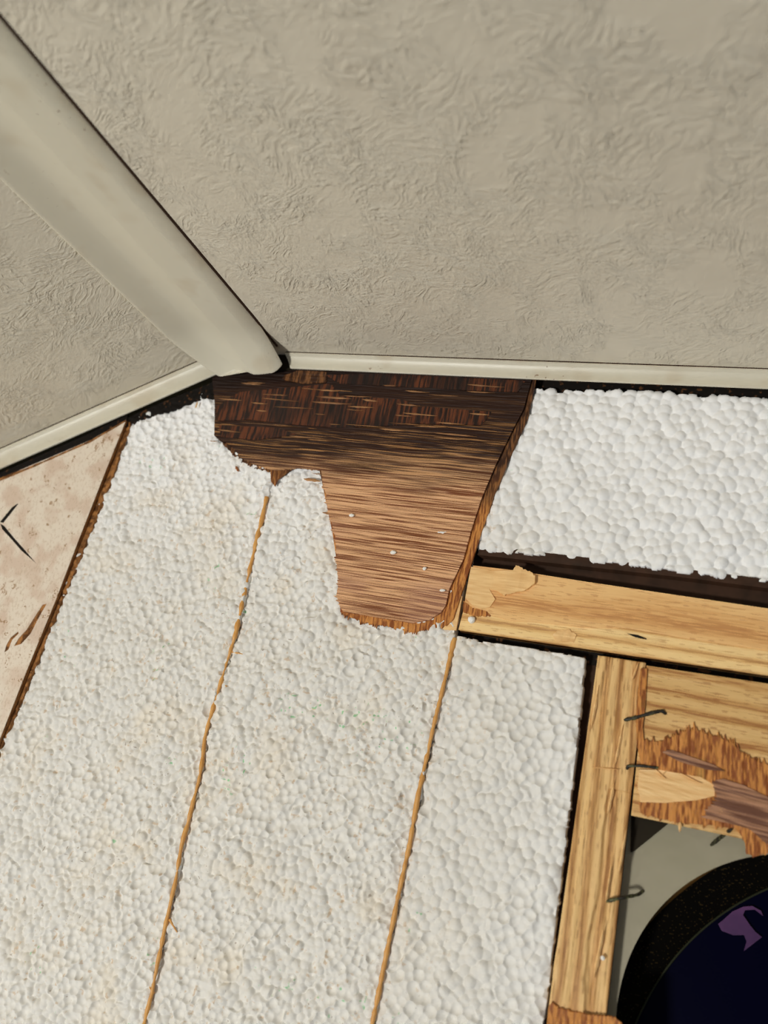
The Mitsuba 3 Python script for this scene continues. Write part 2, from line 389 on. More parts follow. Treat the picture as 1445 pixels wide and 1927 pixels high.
# narrow bead, right: from the strip to beyond the right edge of the picture
def bead_ring(n):
    # (offset down from the panel, d) in the bead's own frame
    return np.array([(0.0, 2.0), (0.0, 6.6), (0.35, 7.2), (1.1, 7.3), (1.7, 6.6), (2.4, 5.7), (4.5, 4.7), (6.6, 4.3), (8.4, 4.5), (8.8, 4.2), (8.9, 3.4), (8.5, 2.6), (4.0, 2.0)])
B = bead_ring(0)
rb = []
for x in (-229.5, -229, -200, -150, -88, 0, 80, 160):
    k = 0 if x > -229.4 else 0.4
    low = -0.25 * math.exp(-((x + 90) / 60) ** 2)
    rb.append(np.column_stack([x + (0.55 * B[:, 0] if x < -228 else 0 * B[:, 0]), H - B[:, 0] + low - k * 0, B[:, 1] * (1 - k * 0.1)]))
put('trim_2', sweep(rb), 'mat_trim', smooth=40, kind='structure', label='narrow cream bead between the ceiling panel and the opened wall, right of the broad strip')
put('trim_2__dark_line', tube([(x, H - 0.05, 7.3) for x in (-228, -150, -60, 40, 160)], 0.28, 6), 'mat_dark', label='thin dark line along the upper edge of the bead')  # thin dark line where the bead meets the ceiling
put('trim_2__dark_plug', slab(clean([(-240.1,215.8),(-232.2,216.1),(-223.1,213.6),(-221.0,205.5),(-236.9,203.4)]), 1.0, 3.6), 'mat_painted_dark', label='added dark plug that darkens the hollow at the end of the bead')  # added plug; the hollow's darkness is put into its colour
ca, sa = 1 / math.hypot(1, SL), SL / math.hypot(1, SL)
lb = []
for x in (-940, -470, -405, -340, -300, -268, -262):
    z = 210 + SL * (x + 277)
    o = B[:, 0] * 1.32
    lb.append(np.column_stack([x + o * sa, z - o * ca, B[:, 1]]))
put('trim_3', sweep(lb), 'mat_trim', smooth=40, kind='structure', label='narrow cream bead under the sloping panel, left of the broad strip')

put('trim_3__dark_line', tube([(x + 0.1 * sa, 210 + SL * (x + 277) - 0.1 * ca, 7.3) for x in (-940, -470, -405, -340, -290, -266)], 0.28, 6), 'mat_dark', label='thin dark line along the upper edge of the bead')  # thin dark line where this bead meets the sloping panel
hole = shapely.union_all([Point(64.6, -73.0).buffer(75.5, 64), Point(95, -118).buffer(106, 64)])
skin = Polygon([(-950, -900), (330, -900), (330, 230), (-950, 230)]).difference(hole)
put('wall_back', slab(skin, -13.0, -10.5), 'mat_skin', kind='structure', label='dull grey metal outer skin of the wall, seen through the hole in the frame')

# ---------------------------------------------------------------- polystyrene sheets
def foam_sheet(key, pts, seed, pitch, base, label, amp=1.45, rough=1.3, pits=0.49, edge=0.25, grow=1.2):
    rng = np.random.default_rng(seed)
    poly = clean(pts).buffer(grow)
    x0, z0, x1, z1 = poly.bounds
    bx, bz = np.meshgrid(np.arange(x0 - 8, x1 + 8, pitch), np.arange(z0 - 8, z1 + 8, pitch * 0.87))
    bx = bx + (np.arange(bx.shape[0]) % 2)[:, None] * pitch / 2
    c = np.stack([bx.ravel(), bz.ravel()], 1) + rng.normal(0, 0.17 * pitch, (bx.size, 2))
    hi = rng.normal(0, 0.22 * rough, len(c))
    R = pitch * 0.62 * rng.uniform(0.92, 1.12, len(c))
    shapely.prepare(poly)
    sdc = shapely.distance(poly.boundary, shapely.points(c)) * np.where(shapely.contains_xy(poly, c[:, 0], c[:, 1]), 1, -1)
    tree = cKDTree(c)
    def inside(x, z):
        q = np.stack([x, z], 1)
        d, i = tree.query(q, k=1)
        pt, pc = shapely.points(q), sdc[i]
        sd = shapely.distance(poly.boundary, pt) * np.where(shapely.contains_xy(poly, x, z), 1, -1)
        return (1 - edge) * sd + edge * (pc - 0.25 * pitch) > 0.45 * (fb(x, z, 0.6, 0.6, seed + 2, 2) - 0.5)
    def height(x, z):
        d, i = tree.query(np.stack([x, z], 1), k=4)
        ball = (0.62 * np.sqrt(np.clip(R[i] ** 2 - d ** 2, 0.02, None)) + hi[i]).max(1) - 0.27 * pitch
        low = 4.0 * rough * (fb(x, z, 0.04, 0.04, seed, 3) - 0.5) + 2.6 * rough * (fb(x, z, 0.11, 0.11, seed + 3, 2) - 0.5)
        m = fb(x, z, 0.055, 0.055, seed + 9, 3)
        m = np.clip((m - pits) / 0.035, 0, 1)
        h = low + amp * ball * (1 - 2.0 * m)
        e = shapely.distance(poly.boundary, shapely.points(np.stack([x, z], 1)))
        return base + h - 0.9 * np.exp(-e / 1.2) + 0.10 * (fb(x, z, 1.1, 1.1, seed + 5, 2) - 0.5)
    n = name(key, label, 'insulation')
    m = relief(poly, -10.0, height, 0.40, True, inside)
    put(n + '__bead_surface', m, 'mat_foam', smooth=True, kind='stuff')
    put(n + '__core', slab(poly.buffer(-2.0), -10.4, base - 4.0), 'mat_foam')
    return n

foam_sheet('foam_sheet', [(-326.9,164.6),(-310.0,175.5),(-296.5,180.5),(-278.9,189.2),(-267.5,193.3),(-223.4,191.5),(-221.7,131.3),(-219.2,48.1),(-222.3,13.0),(-219.7,-19.7),(-219.2,-56.3),(-218.1,-88.6),(-216.3,-132.0),(-213.0,-195.0),(-384.3,-248.5),(-343.7,-30.5),(-340.4,19.4),(-334.5,82.8),(-329.9,133.1)], 11, 3.9, -0.9,
           'bumpy white polystyrene sheet between the white-faced board and the left glue seam')
foam_sheet('foam_sheet', [(-222.4,191.5),(-102.0,196.4),(-102.4,132.4),(-104.0,67.9),(-104.8,43.3),(-106.3,18.1),(-106.9,-15.6),(-107.6,-47.7),(-108.8,-74.2),(-108.8,-103.0),(-106.5,-161.7),(-212.2,-194.7),(-215.3,-131.7),(-216.9,-88.3),(-218.1,-56.0),(-218.5,-19.5),(-221.1,13.2),(-218.0,48.3),(-220.4,131.4)], 12, 4.0, -1.1,
           'bumpy white polystyrene sheet between the two glue seams, under the torn plywood')
foam_sheet('foam_sheet', [(-101.7,66.9),(-65.6,66.7),(-41.8,65.9),(-40.1,27.9),(-39.6,-8.3),(-39.2,-46.6),(-38.8,-85.7),(-37.6,-140.2),(-105.2,-161.3),(-107.2,-102.6),(-107.1,-73.8),(-105.9,-47.3),(-105.2,-15.2),(-104.5,18.4),(-103.2,43.5)], 13, 4.5, -0.9,
           'bumpy white polystyrene sheet between the right glue seam and the upright batten', amp=1.1, rough=1.0, pits=0.55, edge=0.15)
foam_sheet('foam_sheet', [(-85.3,202.8),(-32.8,203.7),(27.0,203.1),(83.5,202.4),(85.6,108.3),(33.0,111.6),(-1.6,112.0),(-47.1,112.4),(-102.1,111.6),(-99.7,132.7),(-93.6,162.2),(-89.7,186.4)], 14, 4.9, -1.0,
           'brightest bumpy polystyrene piece, above the horizontal rail under the ceiling bead', amp=1.1, rough=1.3, pits=0.8, edge=0.45, grow=0.2)

put('foam_sheet_003__brown_strip', relief(clean([(-98.3,114.7),(-47.5,114.4),(-1.8,114.1),(33.0,113.7),(85.9,110.6),(86.0,106.4),(33.3,109.6),(-1.4,110.1),(-46.9,109.9),(-99.4,109.6)]), -8, lambda x, z: -1.6 + 0.8 * (fb(x, z, 0.15, 0.4, 9, 3) - 0.5), 0.4), 'mat_dark', smooth=True, label='brown strip along the lower edge')  # brown strip set along the lower edge of this sheet

# hardened glue seams between the sheets
def seam(pts, w, seed, label, nubs=()):
    p = np.array(pts, float)
    L = LineString(p); n = int(L.length / 1.2)
    q = shapely.get_coordinates(shapely.line_interpolate_point(L, np.linspace(0, L.length, n)))
    rng = np.random.default_rng(seed)
    d = -0.35 + 1.5 * (fb(q[:, 0], q[:, 1], 0.16, 0.16, seed, 3) - 0.5)
    r = w * (0.75 + 1.5 * (fb(q[:, 0], q[:, 1], 0.3, 0.3, seed + 4, 3) - 0.4))
    k = name('glue_seam', label, 'glue seam')
    put(k + '__line', tube(np.column_stack([q, d]), r, 8), 'mat_glue', smooth=True)
    for (x, z), a, l in nubs:
        t = np.linspace(0, 1, 7)
        put(k + '__smear', tube(np.column_stack([x + math.cos(a) * l * t, z + math.sin(a) * l * t, -0.6 - 0.4 * t]), 0.75 * (1 - 0.75 * t), 8), 'mat_glue', smooth=True)
seam([(-221.2,128.2),(-221.0,112.8),(-220.5,81.2),(-219.0,49.6),(-220.1,38.1),(-221.0,21.4),(-221.3,11.8),(-221.9,-3.1),(-219.1,-19.6),(-219.3,-36.3),(-219.4,-53.8),(-217.8,-70.6),(-217.5,-88.4),(-217.0,-96.5),(-215.6,-119.1),(-216.0,-134.8),(-213.0,-195.0)], 1.1, 3, 'left tan glue seam, wavy with smears, running down between two polystyrene sheets',
     [(p, a, l) for p, a, l in zip([(-221.4,42.4),(-221.6,26.8),(-216.2,-87.0),(-214.8,-118.9)], (-0.05, -0.5, -0.7, 2.6), (9, 7, 7, 4))])
seam([(-103.0,66.7),(-103.9,47.2),(-105.7,20.6),(-106.8,-8.5),(-106.7,-29.4),(-107.6,-52.1),(-108.1,-74.1),(-108.4,-91.1),(-108.9,-105.7),(-105.8,-161.5)], 1.1, 4, 'right tan glue seam, straighter, starting below the torn plywood and ending at the bottom')

# added dark strips that put the shade of the frame gaps into colour
n = name('gap_shade_strip', 'added dark brown strip coloured as shade deep in the gap between bright polystyrene and the rail', 'strip')
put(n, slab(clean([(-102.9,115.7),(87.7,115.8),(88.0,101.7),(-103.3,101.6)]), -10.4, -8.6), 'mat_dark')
n = name('gap_shade_strip', 'added dark brown strip coloured as shade deep in the upright gap left of the batten', 'strip')
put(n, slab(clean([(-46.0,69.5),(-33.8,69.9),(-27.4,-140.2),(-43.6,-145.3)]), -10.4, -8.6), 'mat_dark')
n = name('gap_shade_strip', 'added black strip coloured as gap shade behind the narrow bead, above the brightest polystyrene', 'strip')
put(n, slab(clean([(-93.4,226.8),(84.3,224.6),(84.8,202.7),(-89.8,203.2)]), -9.0, -6.0), 'mat_mould_shade')
n = name('gap_shade_strip', 'added black strip coloured as gap shade under the rail, above the right polystyrene sheet and batten', 'strip')
put(n, slab(clean([(-109.2,75.5),(88.1,77.4),(88.3,67.4),(-107.0,63.8)]), -10.4, -8.0), 'mat_mould_shade')

# ---------------------------------------------------------------- white-faced board at the left edge
outline = [(-325.1,166.7),(-331.8,161.7),(-345.9,151.9),(-362.4,143.0),(-382.6,132.6),(-406.5,119.9),(-556.2,43.2),(-386.0,-252.5),(-342.3,-28.8),(-338.8,12.5),(-334.4,54.0),(-331.7,91.8),(-328.5,130.2)]
board = clean(outline)
n = name('wallboard', 'white-faced board with a brown edge at the left, cut and scraped', 'board')
put(n + '__core', slab(board.buffer(-0.15), -0.4, 2.8), 'mat_core', label='brown wood-fibre core')
cuts = [clean(a) for a in ([(-391.8,94.6),(-389.1,94.2),(-382.9,106.8),(-383.5,107.4),(-386.8,104.4)], [(-391.3,93.7),(-388.3,90.3),(-379.9,85.5),(-369.3,79.1),(-355.8,72.8),(-368.3,80.5),(-377.7,86.1),(-387.5,92.4)],
                                    [(-357.6,19.8),(-355.4,22.0),(-355.2,27.2),(-352.1,31.7),(-352.9,32.8),(-356.6,28.6),(-357.8,24.1)], [(-352.5,24.3),(-348.0,26.2),(-343.9,32.9),(-342.1,41.7),(-339.6,50.8),(-342.2,49.8),(-344.7,42.6),(-347.5,34.5),(-350.8,29.4)])]
face = board.difference(shapely.union_all(cuts))
for q in cuts[:2]:
    put(n + '__cut', slab(q.intersection(board).buffer(0.05), 2.0, 2.9), 'mat_mould_shade', label='thin dark knife cut')
put(n + '__face', slab(face, 2.8, 3.2), 'mat_paper', label='stained white paper face')
put(n + '__gap_dirt', slab(clean([(-327.0,171.2),(-349.4,157.3),(-386.2,137.1),(-410.2,124.0),(-463.1,95.8),(-459.1,87.3),(-407.3,117.2),(-383.4,129.9),(-346.6,149.4),(-324.4,163.6)]), -1, 1.2), 'mat_mould_shade', label='black dirt in the gap under the bead')
fr = LineString([(-326.1,167.3),(-326.1,147.0),(-326.6,129.9),(-329.7,101.2),(-332.0,76.5),(-335.6,46.1),(-338.5,15.2),(-341.9,-13.5),(-343.9,-35.4),(-357.8,-120.9)])
s = np.linspace(0, 1, 260)
s = np.linspace(0, 1, 380)
q = shapely.get_coordinates(shapely.line_interpolate_point(fr, s, normalized=True))
wd = 1.2 + 3.6 * (fb(q[:, 0], q[:, 1], 0.16, 0.16, 5, 4) - 0.2)
put(n + '__torn_edge', relief(clean(np.vstack([q + np.column_stack([wd, wd * 0.2]), (q - [5, 0])[::-1]])), -1.5, lambda x, z: 0.1 + 1.3 * (fb(x, z, 0.5, 0.4, 6, 3) - 0.4), 0.3), 'mat_core', smooth=True, label='crumbled brown torn edge')
ed = LineString([(-324.9,165.8),(-345.6,150.6),(-382.1,130.9),(-406.2,119.0),(-430.5,106.1)])
q = shapely.get_coordinates(shapely.line_interpolate_point(ed, np.linspace(0, 1, 80), normalized=True))
put(n + '__dark_line', tube(np.column_stack([q + [0, 0.4], np.full(len(q), 3.0)]), 0.35 + 0.9 * fb(q[:, 0], q[:, 1], 0.2, 0.2, 3, 3) * np.linspace(0.5, 1.6, len(q)), 7), 'mat_core', smooth=True, label='dark crumbling line below the bead')

# black mouldy packing between left bead and polystyrene
mp = clean(jag([(-329.6,167.9),(-314.1,176.7),(-301.1,183.1),(-288.3,189.8),(-277.0,194.9),(-273.0,197.3),(-269.7,186.2),(-277.7,185.1),(-289.1,180.3),(-299.3,175.1),(-310.3,170.9),(-322.0,165.9)], 0.8, 1.0, 8))
put('mouldy_packing', relief(mp, -3, lambda x, z: 0.3 + 1.8 * (fb(x, z, 0.45, 0.45, 4, 4) - 0.4), 0.3), 'mat_mould_shade', smooth=True, label='black mouldy packing between the left bead and the polystyrene', category='packing')

# ---------------------------------------------------------------- torn plywood
def grain_h(x, z, seed, amp):
    return amp * (fb(x, z, 0.05, 1.0, seed, 3) - 0.5) + 0.5 * amp * (fb(x, z, 0.15, 2.2, seed + 2, 2) - 0.5)
left_torn = np.vstack([jag([(-263.1,161.2),(-254.4,157.8),(-248.1,154.0),(-241.6,148.9),(-232.3,145.8),(-223.1,144.0)], 1.6, 0.9, 21, False, (0.3, -1)),
                       jag([(-218.5,143.8),(-206.0,146.1),(-192.0,146.0)], 0.6, 1.0, 22, False, (0, -1)),
                       jag([(-189.0,137.6),(-185.4,131.8),(-182.8,123.6),(-178.7,116.5),(-175.2,109.5),(-170.8,95.5),(-167.6,84.5),(-167.2,78.9),(-163.7,73.0)], 2.2, 0.55, 23, False, (-1, 0.02), 3.0)])
bottom = jag([(-161.9,71.3),(-145.9,70.8),(-134.6,70.8),(-124.9,70.5),(-116.4,73.3),(-111.3,77.8)], 0.5, 0.9, 24, False, (0, -1))
right_in = [(-109.7,81.2),(-109.4,89.8),(-105.0,105.7),(-103.8,120.2),(-101.5,137.5),(-97.6,155.1),(-92.4,173.8),(-87.8,188.5),(-85.8,210.1)]
ply = name('torn_plywood', 'large torn dark brown plywood panel below the ceiling corner, stained darkest at the top', 'plywood')
facep = clean(np.vstack([[(-85.8,210.1),(-223.1,213.6),(-276.8,201.7),(-268.6,181.2)], left_torn, bottom, right_in]))
put(ply + '__face_veneer', relief(facep, 0.6, lambda x, z: 2.0 + grain_h(x, z, 31, 0.75), 0.27), 'mat_ply', smooth=True, label='face veneer with horizontal grain')
under = clean(np.vstack([jag([(-264.2,163.4),(-256.6,156.9),(-243.8,148.0),(-232.6,144.4),(-223.4,142.6)], 1.2, 0.8, 41, False, (0, -1)),
                         jag([(-223.1,143.9),(-220.7,137.2),(-217.7,134.6),(-217.1,138.7),(-213.7,141.9),(-209.0,146.4)], 0.5, 0.9, 42, False, (0, -1)),
                         [(-194.2,147.6),(-178.0,112.6),(-167.0,85.0)],
                         jag([(-163.7,70.8),(-155.9,68.6),(-145.6,67.3),(-134.3,67.3),(-126.3,66.3),(-124.4,66.1),(-118.0,68.6),(-109.7,70.4),(-106.2,74.6)], 2.4, 0.5, 43, False, (0, -1)),
                         [(-104.8,87.6),(-102.0,105.6),(-100.4,121.1),(-97.0,141.3),(-93.0,159.0),(-87.2,183.2),(-85.0,210.9),(-223.2,211.7),(-271.4,195.6)]]))
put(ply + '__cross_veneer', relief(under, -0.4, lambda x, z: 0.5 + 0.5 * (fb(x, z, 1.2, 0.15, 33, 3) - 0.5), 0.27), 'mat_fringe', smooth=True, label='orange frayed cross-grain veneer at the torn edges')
stripp = clean(np.vstack([jag([(-108.7,78.7),(-108.1,90.0),(-104.0,106.3),(-102.7,120.4),(-100.6,137.0),(-97.0,154.6),(-91.8,173.3),(-87.0,188.6),(-85.2,210.1)], 0.4, 1.2, 51, False), [(-83.9,208.6),(-85.1,183.3),(-91.3,158.6),(-95.3,140.9),(-98.7,120.8),(-100.5,106.2),(-103.1,88.8),(-104.9,75.2),(-107.9,71.4)]]))
put(ply + '__edge_strip', relief(stripp, -0.5, lambda x, z: 1.3 + 0.8 * (fb(x - 0.35 * z, z, 1.0, 0.1, 35, 3) - 0.5), 0.27), 'mat_fringe', smooth=True, label='lower orange ply step along the slanting right edge')
# places where the face veneer is gone and the dark cross veneer shows
for i, pts in enumerate([[(-267.3,179.4),(-254.6,189.4),(-199.1,197.6),(-190.9,190.4),(-153.3,190.2),(-139.0,179.1),(-150.2,175.3),(-186.5,171.3),(-212.3,171.2),(-242.9,172.5),(-263.2,170.5)],
                         [(-261.8,167.9),(-224.9,168.7),(-210.8,165.4),(-236.2,160.3),(-259.0,160.7)],
                         [(-202.9,202.8),(-168.8,205.3),(-117.3,204.8),(-90.3,204.8),(-92.0,197.9),(-119.0,197.5),(-154.8,197.9),(-192.6,197.9)],
                         [(-173.4,183.3),(-140.5,186.8),(-104.1,185.9),(-108.4,178.0),(-138.6,176.7),(-162.8,177.0)]]):
    pp = clean(jag(pts, 1.6, 0.9, 60 + i, True, (1, 0.02)))
    pp = max(getattr(pp, 'geoms', [pp]), key=lambda g: g.area)
    put(ply + '__bare_patch', relief(pp, 0.8, lambda x, z: 2.35 + 0.35 * (fb(x, z, 1.1, 0.1, 36 + i, 3) - 0.5), 0.27), 'mat_cross', smooth=True, label='dark bare patch with upright grain')
put(ply + '__bare_patch', relief(clean(jag([(-228.2,201.4),(-220.6,204.8),(-202.6,204.9),(-201.3,198.0),(-215.2,196.6),(-229.2,198.7)], 1.0, 0.8, 71, True, (1, 0))), 1.0, lambda x, z: 2.6 + 0.4 * (fb(x, z, 0.1, 1.0, 39, 3) - 0.5), 0.27), 'mat_fringe', smooth=True, label='bright orange bare patch at the strip end')
rng = np.random.default_rng(5)
for i in range(46):
    x, z = rng.uniform(-262, -100), rng.uniform(163, 201)
    if x > -92 - (206 - z) * 0.12 - 12: continue
    L = rng.uniform(6, 26)
    if not facep.buffer(-1).contains(Point(x - L / 2, z)) or not facep.buffer(-1).contains(Point(x + L / 2, z)): continue
    put(ply + '__splinter', splinter(x, z, 2.4, L, rng.uniform(0.4, 1.1), -0.02 + rng.normal(0, 0.015), 100 + i, 0.35), 'mat_splint', smooth=False)
for pts, l, w, a in (([(-195.8,140.0)], 11, 1.7, -0.03), ([(-193.5,143.6)], 6, 0.5, 0), ([(-182.1,122.0)], 7, 1.1, -0.05), ([(-261.0,181.4)], 13, 0.9, -0.07), ([(-209.9,149.4)], 40, 1.0, -0.02), ([(-263.0,158.0)], 5, 0.5, 0)):
    put(ply + '__splinter', splinter(pts[0][0], pts[0][1], 1.4, l, w, a, int(l * 10), 0.5), 'mat_splint')
def splint_colour(p, n, uv):
    return mix(s2l(92, 52, 28), s2l(188, 138, 88), fbm(p.x * 90, p.z * 900, 3.0, 3))
scene['mat_splint'] = two(principled(mikit.proc(splint_colour), 0.6, 0.3))
put(ply + '__stub', slab(clean([(-109.7,69.9),(-106.1,76.8),(-103.8,87.8),(-102.7,87.4),(-102.8,70.4)]), -1, 0.2), 'mat_chip', label='pale stub of bare wood at the lower right tip')

# ---------------------------------------------------------------- frame timbers
def box_relief(x0, x1, z0, z1, d0, height, step, skewl=0.0):
    """A sawn timber: displaced front with eased edges, four sides and a back."""
    nx, nz = max(3, int((x1 - x0) / step)), max(3, int((z1 - z0) / step))
    gx, gz = np.meshgrid(np.linspace(x0, x1, nx), np.linspace(z0, z1, nz))
    gx = gx + skewl * (gz - z0) / (z1 - z0) * (x1 - gx) / (x1 - x0)
    h = height(gx.ravel(), gz.ravel()).reshape(gx.shape)
    e = np.minimum(np.minimum(gx - x0 - skewl * (gz - z0) / (z1 - z0), x1 - gx), np.minimum(gz - z0, z1 - gz))
    h = h - 0.5 * np.clip(1 - e / 0.6, 0, 1) ** 2
    v = np.stack([gx.ravel(), gz.ravel(), h.ravel()], 1)
    idx = np.arange(nx * nz).reshape(nz, nx)
    a, b, c, d = idx[:-1, :-1].ravel(), idx[:-1, 1:].ravel(), idx[1:, 1:].ravel(), idx[1:, :-1].ravel()
    f = np.vstack([np.stack([a, b, c], 1), np.stack([a, c, d], 1)])
    loop = np.concatenate([idx[0, :-1], idx[:-1, -1], idx[-1, :0:-1], idx[:0:-1, 0]])
    n, m = len(v), len(loop)
    top, low = v[loop], v[loop].copy()
    low[:, 2] = d0
    v = np.vstack([v, top, low, [[(x0 + x1) / 2, (z0 + z1) / 2, d0]]])
    i = np.arange(m); j = (i + 1) % m
    f = np.vstack([f, np.stack([n + j, n + i, n + m + i], 1), np.stack([n + j, n + m + i, n + m + j], 1), np.stack([n + m + j, n + m + i, np.full(m, n + 2 * m)], 1)])
    return v, f

rail = name('rail', 'pale horizontal pine rail with a lifted flake, right of the torn plywood', 'timber')
put(rail + '__body', box_relief(-102.0, 130, 71.0, 100.3, -10.4, lambda x, z: -0.35 + 0.35 * (fb(x, z, 0.03, 0.9, 3, 3) - 0.5) - 0.8 * np.exp(-((x + 44) / 5.0) ** 2 - ((z - 78.0) / 2.6) ** 2) * fb(x, z, 0.5, 0.9, 8, 2), 0.4, 2.2), 'mat_rail_low', smooth=True)
cap = clean(np.vstack([[(-100.1,103.5),(-81.5,103.6),(-45.8,102.2),(33.7,100.0),(104.9,97.5),(105.0,78.9),(35.0,81.5),(3.5,81.7),(-24.1,82.8),(-42.9,80.3),(-62.5,79.8),(-77.6,78.7)], jag([(-86.8,80.0),(-100.8,80.2)], 0.7, 0.7, 3, False, (0, 1)), [(-101.2,88.1)]]))
put(rail + '__skin', relief(cap, -0.6, lambda x, z: 0.15 + 0.18 * (fb(x, z, 0.03, 0.8, 5, 3) - 0.5), 0.35), 'mat_rail', smooth=True, label='tan upper layer of the rail')
flake = clean(np.vstack([[(-101.0,102.7),(-90.4,101.8)], jag([(-79.8,103.1),(-78.7,106.0),(-75.4,104.8),(-71.0,103.2),(-68.7,101.6)], 0.8, 0.9, 5, False), jag([(-68.4,97.7),(-72.2,94.0),(-79.0,91.5),(-81.9,90.1)], 0.5, 0.8, 6, False), [(-86.2,92.2),(-90.2,92.7),(-86.2,87.9),(-88.2,83.9),(-92.3,82.1),(-96.5,83.3),(-101.1,86.7)]]))
put(rail + '__flake', relief(flake, 0.0, lambda x, z: 0.5 + 2.4 * np.clip((x + 90) / 14, 0, 1) ** 2 + 0.9 * np.sin((x + 90) / 3.4) * np.clip((x + 92) / 10, 0, 1) + 0.15 * (fb(x, z, 0.06, 0.9, 9, 3) - 0.5), 0.3), 'mat_chip', smooth=True, label='lifted pale flake of torn wood')
put(rail + '__frayed_patch', relief(clean(jag([(-101.7,85.3),(-97.0,82.5),(-89.7,81.7),(-86.7,79.5),(-94.4,78.4),(-101.2,79.5)], 0.7, 0.7, 7)), -0.2, lambda x, z: 0.35 + 0.4 * (fb(x, z, 1.1, 0.2, 3, 3) - 0.5), 0.27), 'mat_fringe', smooth=True, label='brown frayed patch')
put(rail + '__crack', slab(clean([(-23.9,80.4),(-19.2,80.3),(-15.4,79.4),(-15.3,78.9),(-20.0,79.2)]), -0.2, 0.12), 'mat_mould_shade', label='short dark crack')
put(rail + '__knot_scar', relief(clean(jag([(-56.8,74.8),(-54.8,77.6),(-49.5,78.6),(-46.0,76.4),(-46.8,73.0),(-55.2,71.8)], 0.5, 1.0, 9)), -0.6, lambda x, z: 0.15 + 0.7 * (fb(x, z, 0.5, 0.5, 3, 3) - 0.4), 0.27), 'mat_chip', smooth=True, label='rough pale scar')

def bat_h(x, z):
    g = 1.3 * (fb(x, z, 0.42, 0.012, 6, 3) - 0.5) + 0.6 * (fb(x, z, 1.2, 0.03, 7, 2) - 0.5)
    edge = -23.5 + 5.0 * (fb(z, z, 0.035, 0.035, 3, 3) - 0.5)
    low = np.where(z < 12, 1.0, 0.25) * (1 / (1 + np.exp(-(x - edge) / 0.18)))
    torn = np.clip(fb(x, z, 0.16, 0.035, 21, 3) - 0.55, 0, 1) * 5.0
    blot = 0.9 * (fb(x, z, 0.4, 0.10, 12, 3) - 0.5) * (np.exp(-((z - 5) / 12.0) ** 2) + np.exp(-((z + 64) / 10.0) ** 2) + 0.25)
    return -0.2 + g - 1.5 * low - torn + blot
batten = name('batten', 'rough pale upright pine batten with torn lengthwise grain, below the rail', 'timber')
put(batten + '__body', box_relief(-37.0, -14.4, -77.5, 68.6, -10.4, bat_h, 0.35, 1.5), 'mat_batten', smooth=True)
put(batten + '__ply_strip', relief(clean(np.vstack([jag([(-16.4,65.3),(-16.4,55.3),(-16.0,43.7),(-14.3,32.5),(-11.7,24.4)], 0.4, 0.9, 3, False), [(-9.4,24.0),(-11.3,33.1),(-12.7,39.7),(-12.6,49.0),(-13.5,65.8)]])), -0.3, lambda x, z: 0.9 + 0.7 * (fb(x, z, 1.1, 0.1, 3, 3) - 0.5), 0.27), 'mat_fringe', smooth=True, label='narrow orange plywood remnant on the right edge')
for pts, l, w, a, sd in (([(-18.3,64.1)], 9, 0.9, 1.35, 1), ([(-22.3,8.6)], 16, 1.3, 1.5, 2), ([(-19.7,-52.0)], 22, 1.6, 1.5, 3), ([(-19.1,-25.2)], 18, 1.0, 1.53, 4), ([(-15.1,-11.6)], 20, 1.2, 1.52, 5), ([(-33.7,45.4)], 20, 1.2, 1.53, 6), ([(-21.6,31.2)], 18, 1.2, 1.5, 7), ([(-25.9,19.9)], 12, 0.6, 0.1, 8)):
    put(batten + '__splinter', splinter(pts[0][0], pts[0][1], 0.1, l, w, a, sd, 0.6), 'mat_chip')
put(batten + '__sliver', splinter(*[(-36.0,-46.9)][0], -1.2, 42, 1.3, 1.53, 12, 0.5), 'mat_chip', label='thin pale sliver standing off in the gap')

block = name('block', 'pine block with wide brown growth rings, right of the batten under the rail', 'timber')
put(block + '__body', box_relief(-13.4, 120, 2.8, 67.4, -10.3, lambda x, z: -0.4 + 0.5 * (fb(x, z, 0.02, 0.4, 13, 3) - 0.5), 0.4, -0.6), 'mat_block', smooth=True)
rem = name('plywood_remnant', 'frayed orange-brown plywood remnant glued over the lower half of the ringed block', 'plywood')
top = jag([(-11.7,34.8),(-6.4,34.9),(-0.8,37.7),(4.9,41.9),(11.3,42.6),(17.8,41.5),(24.3,39.2),(28.6,36.0),(33.9,34.4),(39.0,33.7),(49.0,33.5)], 4.0, 0.5, 81, False, (-0.15, 1))
bot = jag([(50.7,2.8),(40.2,-0.7),(35.5,-3.0),(32.3,-2.5),(31.6,1.7),(29.3,4.7),(26.8,6.6)], 0.9, 0.6, 82, False, (0, -1))
bot2 = jag([(26.4,6.1),(16.6,5.3),(6.4,4.0),(-2.1,4.0),(-9.7,4.5)], 2.2, 0.5, 83, False, (0, -1))
rp = clean(np.vstack([top, bot, bot2, [(-10.8,8.7),(-0.6,10.5),(11.7,14.1),(18.7,17.2),(18.4,21.5),(12.5,23.8),(-2.0,23.6),(-10.2,23.4)]]))
put(rem + '__fibre_layer', relief(rp, -0.6, lambda x, z: 0.9 + 0.8 * (fb(x + 0.12 * z, z, 1.1, 0.14, 85, 3) - 0.5), 0.27), 'mat_fringe', smooth=True)
put(rem + '__face_veneer', relief(clean(jag([(17.2,22.9),(21.2,24.8),(29.5,23.7),(38.8,20.8),(49.6,21.0),(50.6,2.8),(40.0,2.5),(32.7,7.1),(23.6,7.6),(15.4,7.6),(16.1,10.9),(19.9,15.3)], 2.0, 0.8, 86, True, (-1, 0.1))), 0.6, lambda x, z: 1.7 + grain_h(x, z, 88, 0.7), 0.27), 'mat_veneer', smooth=True, label='purple-brown face veneer patch')
